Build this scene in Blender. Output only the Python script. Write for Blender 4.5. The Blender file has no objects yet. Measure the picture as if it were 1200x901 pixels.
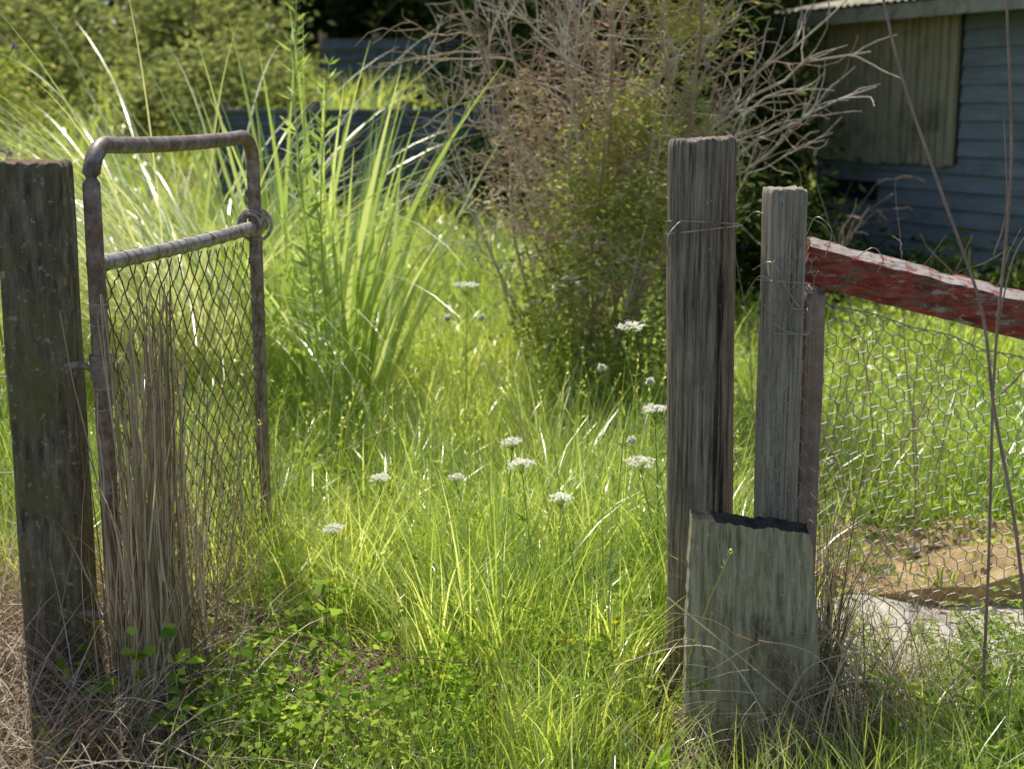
import bpy, math, numpy as np
from mathutils import noise, Vector
rng=np.random.default_rng(11)
scene=bpy.context.scene
R=rng.random
def U(a,b,n=None): return rng.uniform(a,b,n)

# ---------------------------------------------------------------- mesh helpers
class MB:
    def __init__(s): s.v=[];s.f=[];s.r=[];s.m=[];s.n=0
    def add(s,v,f,r,m=0):
        v=np.asarray(v,dtype=np.float32).reshape(-1,3); f=np.asarray(f,dtype=np.int64).reshape(-1,4)
        s.v.append(v); s.f.append(f+s.n); s.r.append(np.broadcast_to(np.asarray(r,dtype=np.float32).ravel() if np.ndim(r) else np.float32(r),(len(v),)))
        s.m.append(np.full(len(f),m,dtype=np.int32)); s.n+=len(v)
    def build(s,name,mats,smooth=True,parent=None):
        v=np.concatenate(s.v); f=np.concatenate(s.f); r=np.concatenate(s.r); m=np.concatenate(s.m)
        me=bpy.data.meshes.new(name)
        me.vertices.add(len(v)); me.vertices.foreach_set('co',v.ravel())
        me.loops.add(f.size); me.loops.foreach_set('vertex_index',f.ravel().astype(np.int32))
        me.polygons.add(len(f)); me.polygons.foreach_set('loop_start',(np.arange(len(f))*4).astype(np.int32))
        me.polygons.foreach_set('loop_total',np.full(len(f),4,dtype=np.int32))
        me.polygons.foreach_set('material_index',m)
        me.polygons.foreach_set('use_smooth',np.full(len(f),smooth))
        a=me.attributes.new('rnd','FLOAT','POINT'); a.data.foreach_set('value',r.astype(np.float32))
        me.update(calc_edges=True)
        for mt in mats: me.materials.append(mt)
        o=bpy.data.objects.new(name,me); scene.collection.objects.link(o)
        if parent: o.parent=parent
        return o

def blades(mb,P,L,W,th0,bend,n=4,az=None,rnd=None,mat=0,twist=0.6,shape=1.5):
    N=len(P)
    if az is None: az=U(0,2*np.pi,N)
    if rnd is None: rnd=R(N)
    L=np.broadcast_to(L,(N,));W=np.broadcast_to(W,(N,));th0=np.broadcast_to(th0,(N,));bend=np.broadcast_to(bend,(N,))
    d=np.stack([np.cos(az),np.sin(az)],1)
    sa=az+np.pi/2+U(-twist,twist,N)
    s=np.stack([np.cos(sa),np.sin(sa),np.zeros(N)],1)
    V=np.zeros((N,n+1,2,3)); c=np.array(P,dtype=float)
    for k in range(n+1):
        t=k/n
        w=W*max(0.04,(1-t**shape))*(0.6+0.4*min(1,t*4))*.5
        V[:,k,0]=c-s*w[:,None]; V[:,k,1]=c+s*w[:,None]
        th=th0+bend*(t+.5/n)
        st=(L/n)
        c=c+np.stack([d[:,0]*np.sin(th)*st,d[:,1]*np.sin(th)*st,np.cos(th)*st],1)
    base=(np.arange(N)*(n+1)*2)[:,None]; k=np.arange(n)[None]*2
    F=np.stack([base+k,base+k+1,base+k+3,base+k+2],-1)
    mb.add(V,F,np.repeat(rnd,(n+1)*2),mat)

def rdir(N,zlo=-1,zhi=1):
    z=U(zlo,zhi,N);a=U(0,2*np.pi,N);q=np.sqrt(np.maximum(0,1-z*z))
    return np.stack([q*np.cos(a),q*np.sin(a),z],1)
def leaves(mb,P,L,asp=.5,zlo=-.4,zhi=.6,rnd=None,mat=0,d=None,flat=0):
    N=len(P)
    if rnd is None: rnd=R(N)
    if d is None: d=rdir(N,zlo,zhi)
    L=np.broadcast_to(L,(N,))[:,None]
    ref=rdir(N)
    if flat: ref=ref*(1-flat)+np.array([0,0,1.])*flat
    s=np.cross(d,ref); s/=np.linalg.norm(s,axis=1)[:,None]+1e-6
    n=np.cross(d,s)
    w=L*asp*.5
    V=np.stack([P,P+d*L*.45+s*w+n*w*.35,P+d*L,P+d*L*.45-s*w+n*w*.35],1)
    F=np.arange(N*4).reshape(N,4)
    mb.add(V,F,np.repeat(rnd,4),mat)

def tubes(mb,P,Rd,sides=4,rnd=None,mat=0):
    P=np.asarray(P,dtype=float); N,K,_=P.shape
    Rd=np.asarray(Rd,dtype=float)
    if Rd.ndim==0: Rd=np.full((N,K),float(Rd))
    elif Rd.ndim==1: Rd=np.repeat(Rd[:,None],K,1) if len(Rd)==N and N!=K else np.broadcast_to(Rd,(N,K))
    if rnd is None: rnd=R(N)
    T=np.gradient(P,axis=1)
    T/=np.linalg.norm(T,axis=2)[...,None]+1e-9
    ov=P[:,-1]-P[:,0]
    ref=np.where((np.abs(ov[:,2])>.7*np.linalg.norm(ov,axis=1))[:,None],np.array([1.,.13,0]),np.array([.05,.03,1.]))
    A=np.cross(T,ref[:,None,:]); A/=np.linalg.norm(A,axis=2)[...,None]+1e-9
    B=np.cross(T,A)
    a=np.arange(sides)*2*np.pi/sides
    V=P[:,:,None]+Rd[:,:,None,None]*(A[:,:,None]*np.cos(a)[None,None,:,None]+B[:,:,None]*np.sin(a)[None,None,:,None])
    base=(np.arange(N)*K*sides)[:,None,None]
    k=np.arange(K-1)[None,:,None]; j=np.arange(sides)[None,None,:]; j2=(j+1)%sides; k2=k+1
    F=np.stack(np.broadcast_arrays(base+k*sides+j,base+k*sides+j2,base+k2*sides+j2,base+k2*sides+j),-1)
    mb.add(V,F,np.repeat(rnd,K*sides),mat)

def grid(mb,G,r=0.5,mat=0,wrap=False):
    a,b=G.shape[:2]; bb=b if wrap else b-1
    i=np.arange(a-1)[:,None]; j=np.arange(bb)[None]; j2=(j+1)%b
    F=np.stack(np.broadcast_arrays(i*b+j,i*b+j2,(i+1)*b+j2,(i+1)*b+j),-1)
    mb.add(G,F,r,mat)

def box(mb,lo,hi,r=.5,mat=0):
    x0,y0,z0=lo;x1,y1,z1=hi
    v=[(x0,y0,z0),(x1,y0,z0),(x1,y1,z0),(x0,y1,z0),(x0,y0,z1),(x1,y0,z1),(x1,y1,z1),(x0,y1,z1)]
    f=[(0,3,2,1),(4,5,6,7),(0,1,5,4),(1,2,6,5),(2,3,7,6),(3,0,4,7)]
    mb.add(v,f,r,mat)
def empty(name,loc=(0,0,0),rz=0):
    e=bpy.data.objects.new(name,None); e.location=loc; e.rotation_euler=(0,0,rz); scene.collection.objects.link(e); return e

# ---------------------------------------------------------------- materials
def newmat(name):
    m=bpy.data.materials.new(name); m.use_nodes=True; nt=m.node_tree; nt.nodes.clear()
    return m,nt,nt.nodes.new,nt.links.new
def ramp(new,stops):
    r=new('ShaderNodeValToRGB'); e=r.color_ramp.elements
    while len(e)<len(stops): e.new(.5)
    for i,(p,c) in enumerate(stops): e[i].position=p; e[i].color=(*c,1)
    return r
def foliage(name,stops,transl=.5,gloss=0,patch=None,tb=1.25,k=1.0,gr=.35):
    m,nt,new,lk=newmat(name)
    out=new('ShaderNodeOutputMaterial'); at=new('ShaderNodeAttribute'); at.attribute_name='rnd'
    r=ramp(new,[(p,tuple(min(.9,v*k) for v in c)) for p,c in stops]); lk(at.outputs['Fac'],r.inputs[0]); col=r.outputs[0]
    if patch:
        tc=new('ShaderNodeNewGeometry'); nz=new('ShaderNodeTexNoise'); nz.inputs['Scale'].default_value=patch[0]; nz.inputs['Detail'].default_value=2
        lk(tc.outputs['Position'],nz.inputs['Vector'])
        rr=ramp(new,[(.38,(0,0,0)),(.62,(1,1,1))]); lk(nz.outputs['Fac'],rr.inputs[0])
        mx=new('ShaderNodeMix'); mx.data_type='RGBA'; mx.blend_type='MULTIPLY'; mx.inputs[7].default_value=(*patch[1],1)
        lk(rr.outputs[0],mx.inputs[0]); lk(col,mx.inputs[6]); col=mx.outputs[2]
    p=new('ShaderNodeBsdfDiffuse'); lk(col,p.inputs['Color'])
    t=new('ShaderNodeBsdfTranslucent'); g=new('ShaderNodeMix'); g.data_type='RGBA'; g.blend_type='MULTIPLY'; g.inputs[0].default_value=1
    g.inputs[7].default_value=(tb*1.13,tb*1.05,tb*.68,1); lk(col,g.inputs[6]); lk(g.outputs[2],t.inputs['Color'])
    ms=new('ShaderNodeMixShader'); ms.inputs[0].default_value=transl; lk(p.outputs[0],ms.inputs[1]); lk(t.outputs[0],ms.inputs[2])
    last=ms
    if gloss:
        gl_=new('ShaderNodeBsdfGlossy'); gl_.inputs['Roughness'].default_value=gr; gl_.inputs['Color'].default_value=(1,1,.9,1)
        m2=new('ShaderNodeMixShader'); m2.inputs[0].default_value=gloss; lk(ms.outputs[0],m2.inputs[1]); lk(gl_.outputs[0],m2.inputs[2]); last=m2
    lk(last.outputs[0],out.inputs[0]); return m
def surf(name,stops,scale=(10,10,10),detail=8,rough=.85,bump=.4,bdist=.01,over=None,metal=0,spec=.3,up=None,over2=None,over3=None,k=1.0):
    m,nt,new,lk=newmat(name); out=new('ShaderNodeOutputMaterial')
    tc=new('ShaderNodeTexCoord'); mp=new('ShaderNodeMapping'); mp.inputs['Scale'].default_value=scale; lk(tc.outputs['Object'],mp.inputs[0])
    nz=new('ShaderNodeTexNoise'); nz.inputs['Scale'].default_value=1; nz.inputs['Detail'].default_value=detail; nz.inputs['Roughness'].default_value=.7
    lk(mp.outputs[0],nz.inputs['Vector']); r=ramp(new,[(p,tuple(min(.85,v*k) for v in c)) for p,c in stops]); lk(nz.outputs['Fac'],r.inputs[0]); col=r.outputs[0]
    for ov in (over,over2,over3):
        if not ov: continue
        m2=new('ShaderNodeMapping'); m2.inputs['Scale'].default_value=ov[0] if isinstance(ov[0],tuple) else (ov[0],)*3; lk(tc.outputs['Object'],m2.inputs[0])
        n2=new('ShaderNodeTexNoise'); n2.inputs['Scale'].default_value=1; n2.inputs['Detail'].default_value=7; n2.inputs['Roughness'].default_value=.7
        lk(m2.outputs[0],n2.inputs['Vector'])
        rr=ramp(new,[(ov[1],(0,0,0)),(min(1,ov[1]+ov[3]),(1,1,1))]); lk(n2.outputs['Fac'],rr.inputs[0])
        mx=new('ShaderNodeMix'); mx.data_type='RGBA'; mx.inputs[7].default_value=(*ov[2],1); lk(rr.outputs[0],mx.inputs[0]); lk(col,mx.inputs[6]); col=mx.outputs[2]
    if up:
        ge=new('ShaderNodeNewGeometry'); sx=new('ShaderNodeSeparateXYZ'); lk(ge.outputs['Normal'],sx.inputs[0])
        n3=new('ShaderNodeTexNoise'); n3.inputs['Scale'].default_value=35; n3.inputs['Detail'].default_value=6; n3.inputs['Roughness'].default_value=.7; lk(tc.outputs['Object'],n3.inputs['Vector'])
        ad=new('ShaderNodeMath'); ad.operation='MULTIPLY_ADD'; lk(n3.outputs['Fac'],ad.inputs[0]); ad.inputs[1].default_value=1.6; lk(sx.outputs[2],ad.inputs[2])
        rr=ramp(new,[(up[0],(0,0,0)),(min(1,up[0]+.08),(1,1,1))]); 
        sc=new('ShaderNodeMath'); sc.operation='MULTIPLY'; sc.inputs[1].default_value=.5; lk(ad.outputs[0],sc.inputs[0]); lk(sc.outputs[0],rr.inputs[0])
        mx=new('ShaderNodeMix'); mx.data_type='RGBA'; mx.inputs[7].default_value=(*up[1],1); lk(rr.outputs[0],mx.inputs[0]); lk(col,mx.inputs[6]); col=mx.outputs[2]
    p=new('ShaderNodeBsdfPrincipled'); p.inputs['Roughness'].default_value=rough; p.inputs['Metallic'].default_value=metal; p.inputs['Specular IOR Level'].default_value=spec
    lk(col,p.inputs['Base Color'])
    b=new('ShaderNodeBump'); b.inputs['Strength'].default_value=bump; b.inputs['Distance'].default_value=bdist; lk(nz.outputs['Fac'],b.inputs['Height']); lk(b.outputs[0],p.inputs['Normal'])
    lk(p.outputs[0],out.inputs[0]); return m

M_grass=foliage('grass_mat',[(0,(.07,.11,.022)),(.25,(.18,.225,.045)),(.7,(.3,.34,.085)),(.92,(.4,.42,.17)),(1,(.52,.45,.27))],.55,.1,patch=(1.3,(.7,.8,.62)),k=2.1,tb=1.42,gr=.3)
M_field=foliage('field_mat',[(0,(.09,.14,.022)),(.5,(.2,.27,.05)),(1,(.32,.37,.09))],.5,.05,patch=(1.1,(.65,.78,.6)),k=2.1,tb=1.4)
M_weed=foliage('weed_mat',[(0,(.07,.115,.022)),(.5,(.17,.23,.045)),(1,(.29,.33,.085))],.5,0,patch=(2,(.72,.85,.65)),k=2.1,tb=1.35)
M_flax=foliage('flax_mat',[(0,(.12,.18,.04)),(.6,(.23,.3,.085)),(1,(.35,.4,.18))],.45,.12,k=1.95,tb=1.35,gr=.3)
M_pampas=foliage('pampas_mat',[(0,(.23,.27,.11)),(.6,(.35,.38,.2)),(1,(.47,.47,.31))],.4,.13,k=1.8,gr=.3)
M_straw=foliage('straw_mat',[(0,(.22,.16,.1)),(.5,(.48,.39,.28)),(1,(.66,.58,.46))],.25,tb=1,k=1.4)
M_strawdk=foliage('old_straw_mat',[(0,(.08,.055,.035)),(.5,(.28,.21,.15)),(1,(.54,.45,.34))],.2,tb=1,k=1.4)
M_bush=foliage('bush_mat',[(0,(.06,.085,.02)),(.5,(.17,.21,.045)),(.85,(.29,.32,.09)),(1,(.4,.3,.15))],.45,.04,k=1.95)
M_bushy=foliage('bush_yellow_mat',[(0,(.14,.18,.05)),(.5,(.25,.28,.1)),(.8,(.38,.36,.17)),(1,(.38,.27,.15))],.45,k=1.7)
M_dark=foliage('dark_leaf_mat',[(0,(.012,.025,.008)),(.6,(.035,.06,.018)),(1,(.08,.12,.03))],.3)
M_far=foliage('far_leaf_mat',[(0,(.08,.1,.035)),(.6,(.19,.215,.085)),(1,(.33,.34,.16))],.4,k=1.8)  # paler leaf tones: haze over the distant greenery is put into the colour
M_twig=surf('twig_mat',[(.3,(.18,.11,.075)),(.6,(.38,.28,.21)),(.8,(.55,.46,.38))],(6,6,6),bump=.1,k=1.4)
M_twigp=surf('pale_twig_mat',[(.3,(.34,.28,.22)),(.7,(.6,.53,.45))],(8,8,8),bump=.1,k=1.3)
M_twigr=surf('red_twig_mat',[(.3,(.17,.11,.085)),(.7,(.4,.29,.24))],(12,12,12),bump=.1,k=1.3)
M_bark=surf('bark_mat',[(.3,(.05,.035,.025)),(.7,(.14,.11,.08))],(9,9,2),bump=.5)
M_white=foliage('petal_mat',[(0,(.87,.87,.83)),(1,(.9,.9,.88))],.3,tb=1.1)
M_yel=foliage('yellow_petal_mat',[(0,(.88,.78,.03)),(1,(.9,.84,.06))],.3,tb=.9)
M_purp=foliage('purple_petal_mat',[(0,(.25,.14,.4)),(1,(.4,.25,.55))],.3,tb=.9)
M_ground=surf('soil_mat',[(.3,(.06,.045,.03)),(.55,(.13,.1,.065)),(.75,(.24,.19,.13))],(14,14,14),bump=.8,bdist=.03,over=(1.2,.45,(.1,.13,.035),.15))
M_postL=surf('left_post_mat',[(.35,(.055,.045,.032)),(.5,(.18,.152,.11)),(.65,(.33,.29,.22))],(60,60,9),bump=.9,bdist=.01,over=(6,.45,(.19,.18,.07),.18),over2=(40,.58,(.44,.41,.31),.06),over3=((7,7,2),.54,(.055,.046,.034),.16),up=(.74,(.24,.155,.09)))
M_postR=surf('round_post_mat',[(.35,(.07,.052,.04)),(.46,(.24,.185,.145)),(.58,(.41,.335,.265)),(.75,(.58,.5,.41))],(110,110,4),bump=.9,bdist=.008,over=((34,34,.7),.57,(.04,.03,.022),.07),over2=(4.0,.55,(.14,.11,.08),.2),over3=(55,.64,(.52,.48,.38),.05))
M_postS=surf('square_post_mat',[(.33,(.12,.1,.08)),(.46,(.33,.28,.215)),(.65,(.58,.52,.42))],(130,130,4),bump=.8,bdist=.006,over=((45,45,.9),.59,(.07,.055,.045),.07),over2=(6,.56,(.26,.24,.15),.2),over3=(60,.63,(.57,.54,.43),.05))
M_slab=surf('slab_mat',[(.35,(.19,.165,.1)),(.48,(.4,.355,.23)),(.65,(.6,.55,.39))],(90,90,5),bump=.8,bdist=.006,over=((14,14,1.6),.54,(.23,.22,.1),.16),over2=((9,9,5),.56,(.1,.08,.055),.14),over3=(50,.62,(.66,.61,.46),.06))
M_char=surf('rotten_mat',[(.3,(.015,.012,.01)),(.7,(.1,.085,.07))],(40,40,40),bump=1)
M_pipe=surf('rust_pipe_mat',[(.35,(.11,.07,.05)),(.5,(.27,.205,.17)),(.65,(.43,.37,.32))],(30,30,30),rough=.5,bump=.4,bdist=.002,metal=.2,over=(40,.53,(.25,.12,.065),.1),over2=(9,.53,(.19,.11,.07),.15),spec=.5)
M_galv=surf('galvanised_mat',[(.3,(.24,.17,.13)),(.5,(.48,.43,.38)),(.7,(.64,.6,.56))],(30,30,30),rough=.4,bump=.2,bdist=.002,metal=.45,over=(26,.52,(.24,.13,.07),.1))
M_wire=surf('wire_mat',[(.3,(.08,.05,.03)),(.7,(.25,.17,.11))],(30,30,30),rough=.5,metal=.4,bump=.1)
M_chick=surf('chicken_wire_mat',[(.3,(.32,.28,.25)),(.7,(.62,.59,.55))],(20,20,20),rough=.45,metal=.35,bump=.05)
M_red=surf('red_paint_mat',[(.35,(.14,.03,.025)),(.5,(.36,.065,.05)),(.65,(.48,.15,.12))],(16,60,60),rough=.8,bump=.8,bdist=.008,over=((12,40,60),.51,(.24,.16,.125),.05),up=(.78,(.42,.37,.33)),over2=((18,50,50),.56,(.46,.39,.34),.04),over3=((7,20,20),.53,(.12,.06,.05),.12),k=1.1)
M_boards=surf('weatherboard_mat',[(.3,(.19,.215,.225)),(.55,(.28,.31,.32)),(.75,(.4,.43,.44))],(2,2,24),rough=.75,bump=.2,bdist=.004,over=(5,.56,(.16,.17,.15),.2),over2=(1.3,.5,(.17,.185,.17),.2),k=.95)
M_batten=surf('batten_mat',[(.3,(.25,.21,.12)),(.55,(.42,.36,.22)),(.75,(.55,.49,.32))],(26,26,2),rough=.85,bump=.3,over=(2,.52,(.2,.18,.1),.15),k=1.1)
M_roof=surf('roof_mat',[(.3,(.32,.29,.21)),(.7,(.5,.46,.35))],(8,8,8),rough=.85,bump=.2,over=(6,.52,(.22,.2,.13),.12))
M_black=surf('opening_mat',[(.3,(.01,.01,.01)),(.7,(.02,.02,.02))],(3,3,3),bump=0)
M_corr=surf('corrugated_mat',[(.3,(.09,.11,.135)),(.6,(.17,.205,.25)),(.8,(.26,.29,.32))],(5,5,3),rough=.6,metal=.1,bump=.1,over=(3,.55,(.13,.11,.09),.2))
M_conc=surf('concrete_mat',[(.3,(.3,.25,.2)),(.55,(.56,.5,.42)),(.75,(.68,.62,.54))],(8,8,8),rough=.9,bump=.5,bdist=.01,over=(5,.6,(.3,.23,.15),.15))
M_rustsheet=surf('rusty_sheet_mat',[(.3,(.2,.12,.05)),(.55,(.45,.31,.15)),(.8,(.6,.47,.28))],(9,9,9),rough=.85,bump=.6,bdist=.02,over=(10,.57,(.14,.1,.06),.1))

# ---------------------------------------------------------------- terrain
def sm(t): t=np.clip(t,0,1); return t*t*(3-2*t)
def H(x,y):
    x=np.asarray(x,float);y=np.asarray(y,float)
    L=sm((2.3-x)/2.6)
    rise=np.clip(y-5.5,0,28)
    h=(.012+.098*L)*rise*sm((y-5)/4)
    h=h+.02*np.sin(x*3.1+y*1.7)+.015*np.sin(x*6.3-y*4.1)
    return h
def P_of(x,y,dz=-.01): return np.stack([x,y,H(x,y)+dz],1)
xs=np.concatenate([np.linspace(-160,-8,24),np.linspace(-7.5,7.5,110),np.linspace(8,160,24)])
ys=np.concatenate([np.linspace(-30,0,8),np.linspace(.4,14,110),np.linspace(14.6,40,40),np.linspace(44,320,24)])
X,Y=np.meshgrid(xs,ys,indexing='xy')
mb=MB(); grid(mb,np.stack([X,Y,H(X,Y)],-1)); mb.build('ground',[M_ground])

def wedge(n,y0,y1,m=.8,k=.40):
    yy=U(y0,y1,n*3); xx=U(-1,1,n*3)*(k*y1+m)
    ok=np.abs(xx)<k*yy+m
    return xx[ok][:n],yy[ok][:n]
def patch(x,y,f=1.):
    return .5+.25*np.sin(x*2.3*f+1.3*np.sin(y*1.9*f))+.25*np.sin(y*2.9*f+1.7*np.sin(x*1.4*f+2))
def keep(x,y):
    a=~((x>.78)&(x<2.6)&(y>3.2)&(y<4.75))
    b=~((x<-.72)&(y<3.9))
    c=~(((x+.5)/.27)**2+((y-3.5)/.19)**2<1)
    d=~((x>.36)&(x<.82)&(y>2.88)&(y<3.6))
    return a&b&c&d

# ---------------------------------------------------------------- grass
mb=MB()
def gr(n,y0,y1,L0,L1,W0,W1,seg=4,m=.8,th=.3,bd=.8):
    x,y=wedge(n,y0,y1,m); k=keep(x,y)&~((x>.75)&(y>4.6)&(R(len(x))<.5)); x=x[k];y=y[k]; N=len(x)
    pt=patch(x,y)
    L=U(L0,L1,N)*(.65+.6*pt)*np.where(y<3.6,.8,1)
    blades(mb,P_of(x,y),L,U(W0,W1,N),np.abs(rng.normal(0,th,N)),rng.normal(bd,.45,N),seg,rnd=np.clip(R(N)*.8+.25*pt-.08+.3*(R(N)<.06),0,1))
gr(26000,2.5,4.2,.14,.40,.0028,.0065)
gr(30000,4.0,6.5,.2,.5,.004,.009)
gr(24000,6.3,9.5,.25,.6,.007,.012,3)
gr(20000,9.3,15,.2,.45,.012,.02,3,m=1.5)
gr(20000,15,27,.3,.6,.02,.04,2,m=3)
for i in range(560):
    x=np.array([U(-2.2,.72)]);y=np.array([U(2.95,7.8)]) if i<420 else np.array([U(2.9,4)])
    if not keep(x,y)[0] or abs(x[0])>.42*y[0]: continue
    if y[0]<3.9 and (x[0]<-.25) : continue
    n=30; px=x[0]+rng.normal(0,.04,n); py=y[0]+rng.normal(0,.04,n); hf=.62 if y[0]<3.4 else 1
    kk=U(.1,.95)
    blades(mb,P_of(px,py),U(.34,.66,n)*(.7+.45*R())*hf,U(.0035,.01,n)*(.8 if hf<1 else 1),np.abs(rng.normal(.1,.15,n)),U(.3,1.4,n),5,rnd=np.clip(kk+rng.normal(0,.14,n),0,.97))
mb.build('grass',[M_grass])

mb=MB(); n=600
x,y=wedge(n,2.9,6.2,.3); k=keep(x,y)&(x<.75)&((x>-.3)|(y>4)); x=x[k];y=y[k];N=len(x)
def stalkP(P,L,az,th0,bend,K=6):
    N=len(P); c=np.array(P,float); out=[c.copy()]
    for i in range(K-1):
        th=th0+bend*(i+.5)/(K-1)
        c=c+np.stack([np.cos(az)*np.sin(th),np.sin(az)*np.sin(th),np.cos(th)],1)*(L/(K-1))[:,None]; out.append(c.copy())
    return np.stack(out,1)
Q=stalkP(P_of(x,y),U(.4,.78,N),U(0,6.28,N),U(0,.15,N),U(.05,.5,N))
tubes(mb,Q,np.linspace(.0018,.0009,6),3,rnd=U(.4,1,N))
for s in range(6):
    leaves(mb,Q[:,-1]-(Q[:,-1]-Q[:,-2])*U(0,.6,N)[:,None],U(.012,.02,N),.3,.3,1,rnd=U(.8,1,N))
mb.build('grass_seed_stems',[M_grass])

mb=MB()
def weeds(n,y0,y1,xl,xh,s0,s1,h0,h1,thr=.45):
    x=U(xl,xh,n);y=U(y0,y1,n);k=(patch(x+3,y+1,1.6)>thr)&keep(x,y)
    x=x[k];y=y[k];N=len(x);P=P_of(x,y); P[:,2]+=U(h0,h1,N)
    leaves(mb,P,U(s0,s1,N),.7,-.2,.6)
weeds(13000,2.8,4.8,-.9,.8,.01,.026,.03,.26,.5)
weeds(7000,3.0,4.4,-.9,-.1,.012,.03,.02,.22,.3)
weeds(9000,4.4,7.5,-2.2,1.0,.02,.045,.05,.35,.55)
weeds(9000,2.7,3.9,.8,1.9,.01,.03,.02,.2,.3)
mb.build('low_weeds',[M_weed])
mb=MB()
x=U(.85,4.5,40000);y=U(4.7,10.5,40000);N=len(x)
pt=patch(x,y,1.7); P=P_of(x,y); P[:,2]+=U(0,.3,N)*(.3+pt)
k=(x<.9+.42*y); P=P[k]; pt=pt[k]
leaves(mb,P,U(.02,.055,len(P)),.5,0,.9,rnd=np.clip(.6*R(len(P))+.5*pt-.05,0,1))
n=20000;x=U(.8,4.5,n);y=U(4.7,10.5,n);blades(mb,P_of(x,y),U(.12,.34,n),U(.005,.01,n),U(0,.4,n),U(.4,1.3,n),3)
mb.build('field_undergrowth',[M_field])

# ---------------------------------------------------------------- flax + pampas
mb=MB()
def clump(mb,cx,cy,n,rad,L0,L1,W0,W1,t0,t1,b0,b1,seg=9,azc=None,azs=3.14,shape=2.2,mat=0):
    a=U(0,6.28,n);r=rad*np.sqrt(R(n));x=cx+r*np.cos(a);y=cy+r*np.sin(a)
    az=a+rng.normal(0,.5,n) if azc is None else azc+rng.normal(0,azs,n)
    blades(mb,P_of(x,y),U(L0,L1,n),U(W0,W1,n),U(t0,t1,n),U(b0,b1,n),seg,az=az,shape=shape,mat=mat,twist=.9)
clump(mb,-.95,6.5,80,.26,1.1,2.0,.024,.045,.0,.25,.1,.8)
clump(mb,-.72,6.2,70,.18,.8,1.6,.02,.038,.03,.26,.1,.9)
mb.build('flax_plant',[M_flax])
mb=MB()
clump(mb,-1.5,6.6,260,.32,1.4,2.6,.008,.015,.05,.45,.9,2.3,12)
clump(mb,-1.45,6.4,380,.3,1.4,2.8,.008,.015,.1,.5,.9,2.2,12,azc=3.1,azs=.7)
mb.build('pampas_grass',[M_pampas])

# ---------------------------------------------------------------- twiggy shrub
def wander(p,d,L,K,wob,up=0.):
    pts=[np.array(p,float)];d=np.array(d,float);d/=np.linalg.norm(d)
    for i in range(K-1):
        d=d+rng.normal(0,wob,3)+np.array([0,0,up]);d/=np.linalg.norm(d);pts.append(pts[-1]+d*L/(K-1))
    return np.array(pts),d
def shrubtwigs(base,n1,L1,spread,n2,n3,K=6,r0=.012,up=.03):
    A=[];RA=[]
    for i in range(n1):
        a=U(0,6.28);s=spread*math.sqrt(R());b=np.array(base)+[rng.normal(0,.12),rng.normal(0,.12),0]
        L=U(*L1);q,_=wander(b,[math.cos(a)*s,math.sin(a)*s,1],L,K,.13,up)
        r=r0*U(.6,1.2);A.append(q);RA.append(np.linspace(r,r*.35,K))
        for j in range(n2):
            t=U(.25,1);k=min(K-2,int(t*(K-1)));f=t*(K-1)-k;p=q[k]*(1-f)+q[k+1]*f
            d=q[k+1]-q[k];d=d/np.linalg.norm(d)+rdir(1)[0]*.9
            l2=L*U(.15,.36);q2,_=wander(p,d,l2,K,.22,.02);A.append(q2);RA.append(np.linspace(r*.4,r*.15,K))
            for m in range(n3):
                t=U(.15,1);k=min(K-2,int(t*(K-1)));f=t*(K-1)-k;p=q2[k]*(1-f)+q2[k+1]*f
                d=q2[k+1]-q2[k];d=d/(np.linalg.norm(d)+1e-6)+rdir(1)[0]*1.1
                q3,_=wander(p,d,l2*U(.2,.55),K,.3);A.append(q3);RA.append(np.linspace(r*.18,r*.09,K))
    return np.array(A),np.array(RA)
e=empty('twiggy_shrub')
mb=MB()
A,RA=shrubtwigs((.42,6.6,.1),24,(1.4,2.5),.42,9,7); RA=np.maximum(RA,.0014)
tubes(mb,A,RA,4,mat=0)
A,RA=shrubtwigs((.35,6.5,.1),12,(1.5,2.4),.5,9,6,r0=.009); RA=np.maximum(RA,.0014)
tubes(mb,A,RA,4,mat=1)
B=[];RB=[]
for tgt in [(1.55,6.3,1.75),(1.45,6.2,1.95),(1.2,6.4,2.2),(1.0,6.5,2.3),(1.35,6.5,1.6),(.1,6.3,2.2),(1.5,6.0,1.55),(-.1,6.4,2.0)]:
    s=np.array([.6,6.5,.9+U(0,.3)]);tg=np.array(tgt);K=9
    q=np.array([s+(tg-s)*t+np.array([0,0,.12*math.sin(t*3.1)])+rng.normal(0,.025,3) for t in np.linspace(0,1,K)])
    B.append(q);RB.append(np.linspace(.011,.003,K))
    for j in range(9):
        k=rng.integers(3,K-1);d=q[k]-q[k-1];d=d/np.linalg.norm(d)+rdir(1,-.3,.9)[0]*.8
        w,_=wander(q[k],d,U(.15,.4),K,.15);B.append(w);RB.append(np.linspace(.004,.0015,K))
tubes(mb,np.array(B),np.array(RB),5,mat=1)
mb.build('branches',[M_twig,M_twigp],parent=e)
mb=MB()
def cloud(mb,c,r,ncl,nl,cr,s0,s1,asp=.45,mat=0,rn=(0,1),zz=(-.5,.7),hollow=.35):
    c=np.array(c);d=rdir(ncl);q=d*(hollow+(1-hollow)*R(ncl)**.5)[:,None]*np.array(r)
    cc=c+q; ci=np.repeat(np.arange(ncl),nl); cb=R(ncl)
    P=cc[ci]+rng.normal(0,1,(ncl*nl,3))*cr*np.repeat(U(.6,1.3,ncl),nl)[:,None]
    rr=np.clip(rn[0]+(rn[1]-rn[0])*(.5*cb[ci]+.5*R(ncl*nl)),0,1)
    leaves(mb,P,U(s0,s1,ncl*nl),asp,*zz,rnd=rr,mat=mat)
cloud(mb,(.46,6.35,.72),(.42,.42,.6),70,100,.085,.025,.055,.35,0)
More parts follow.
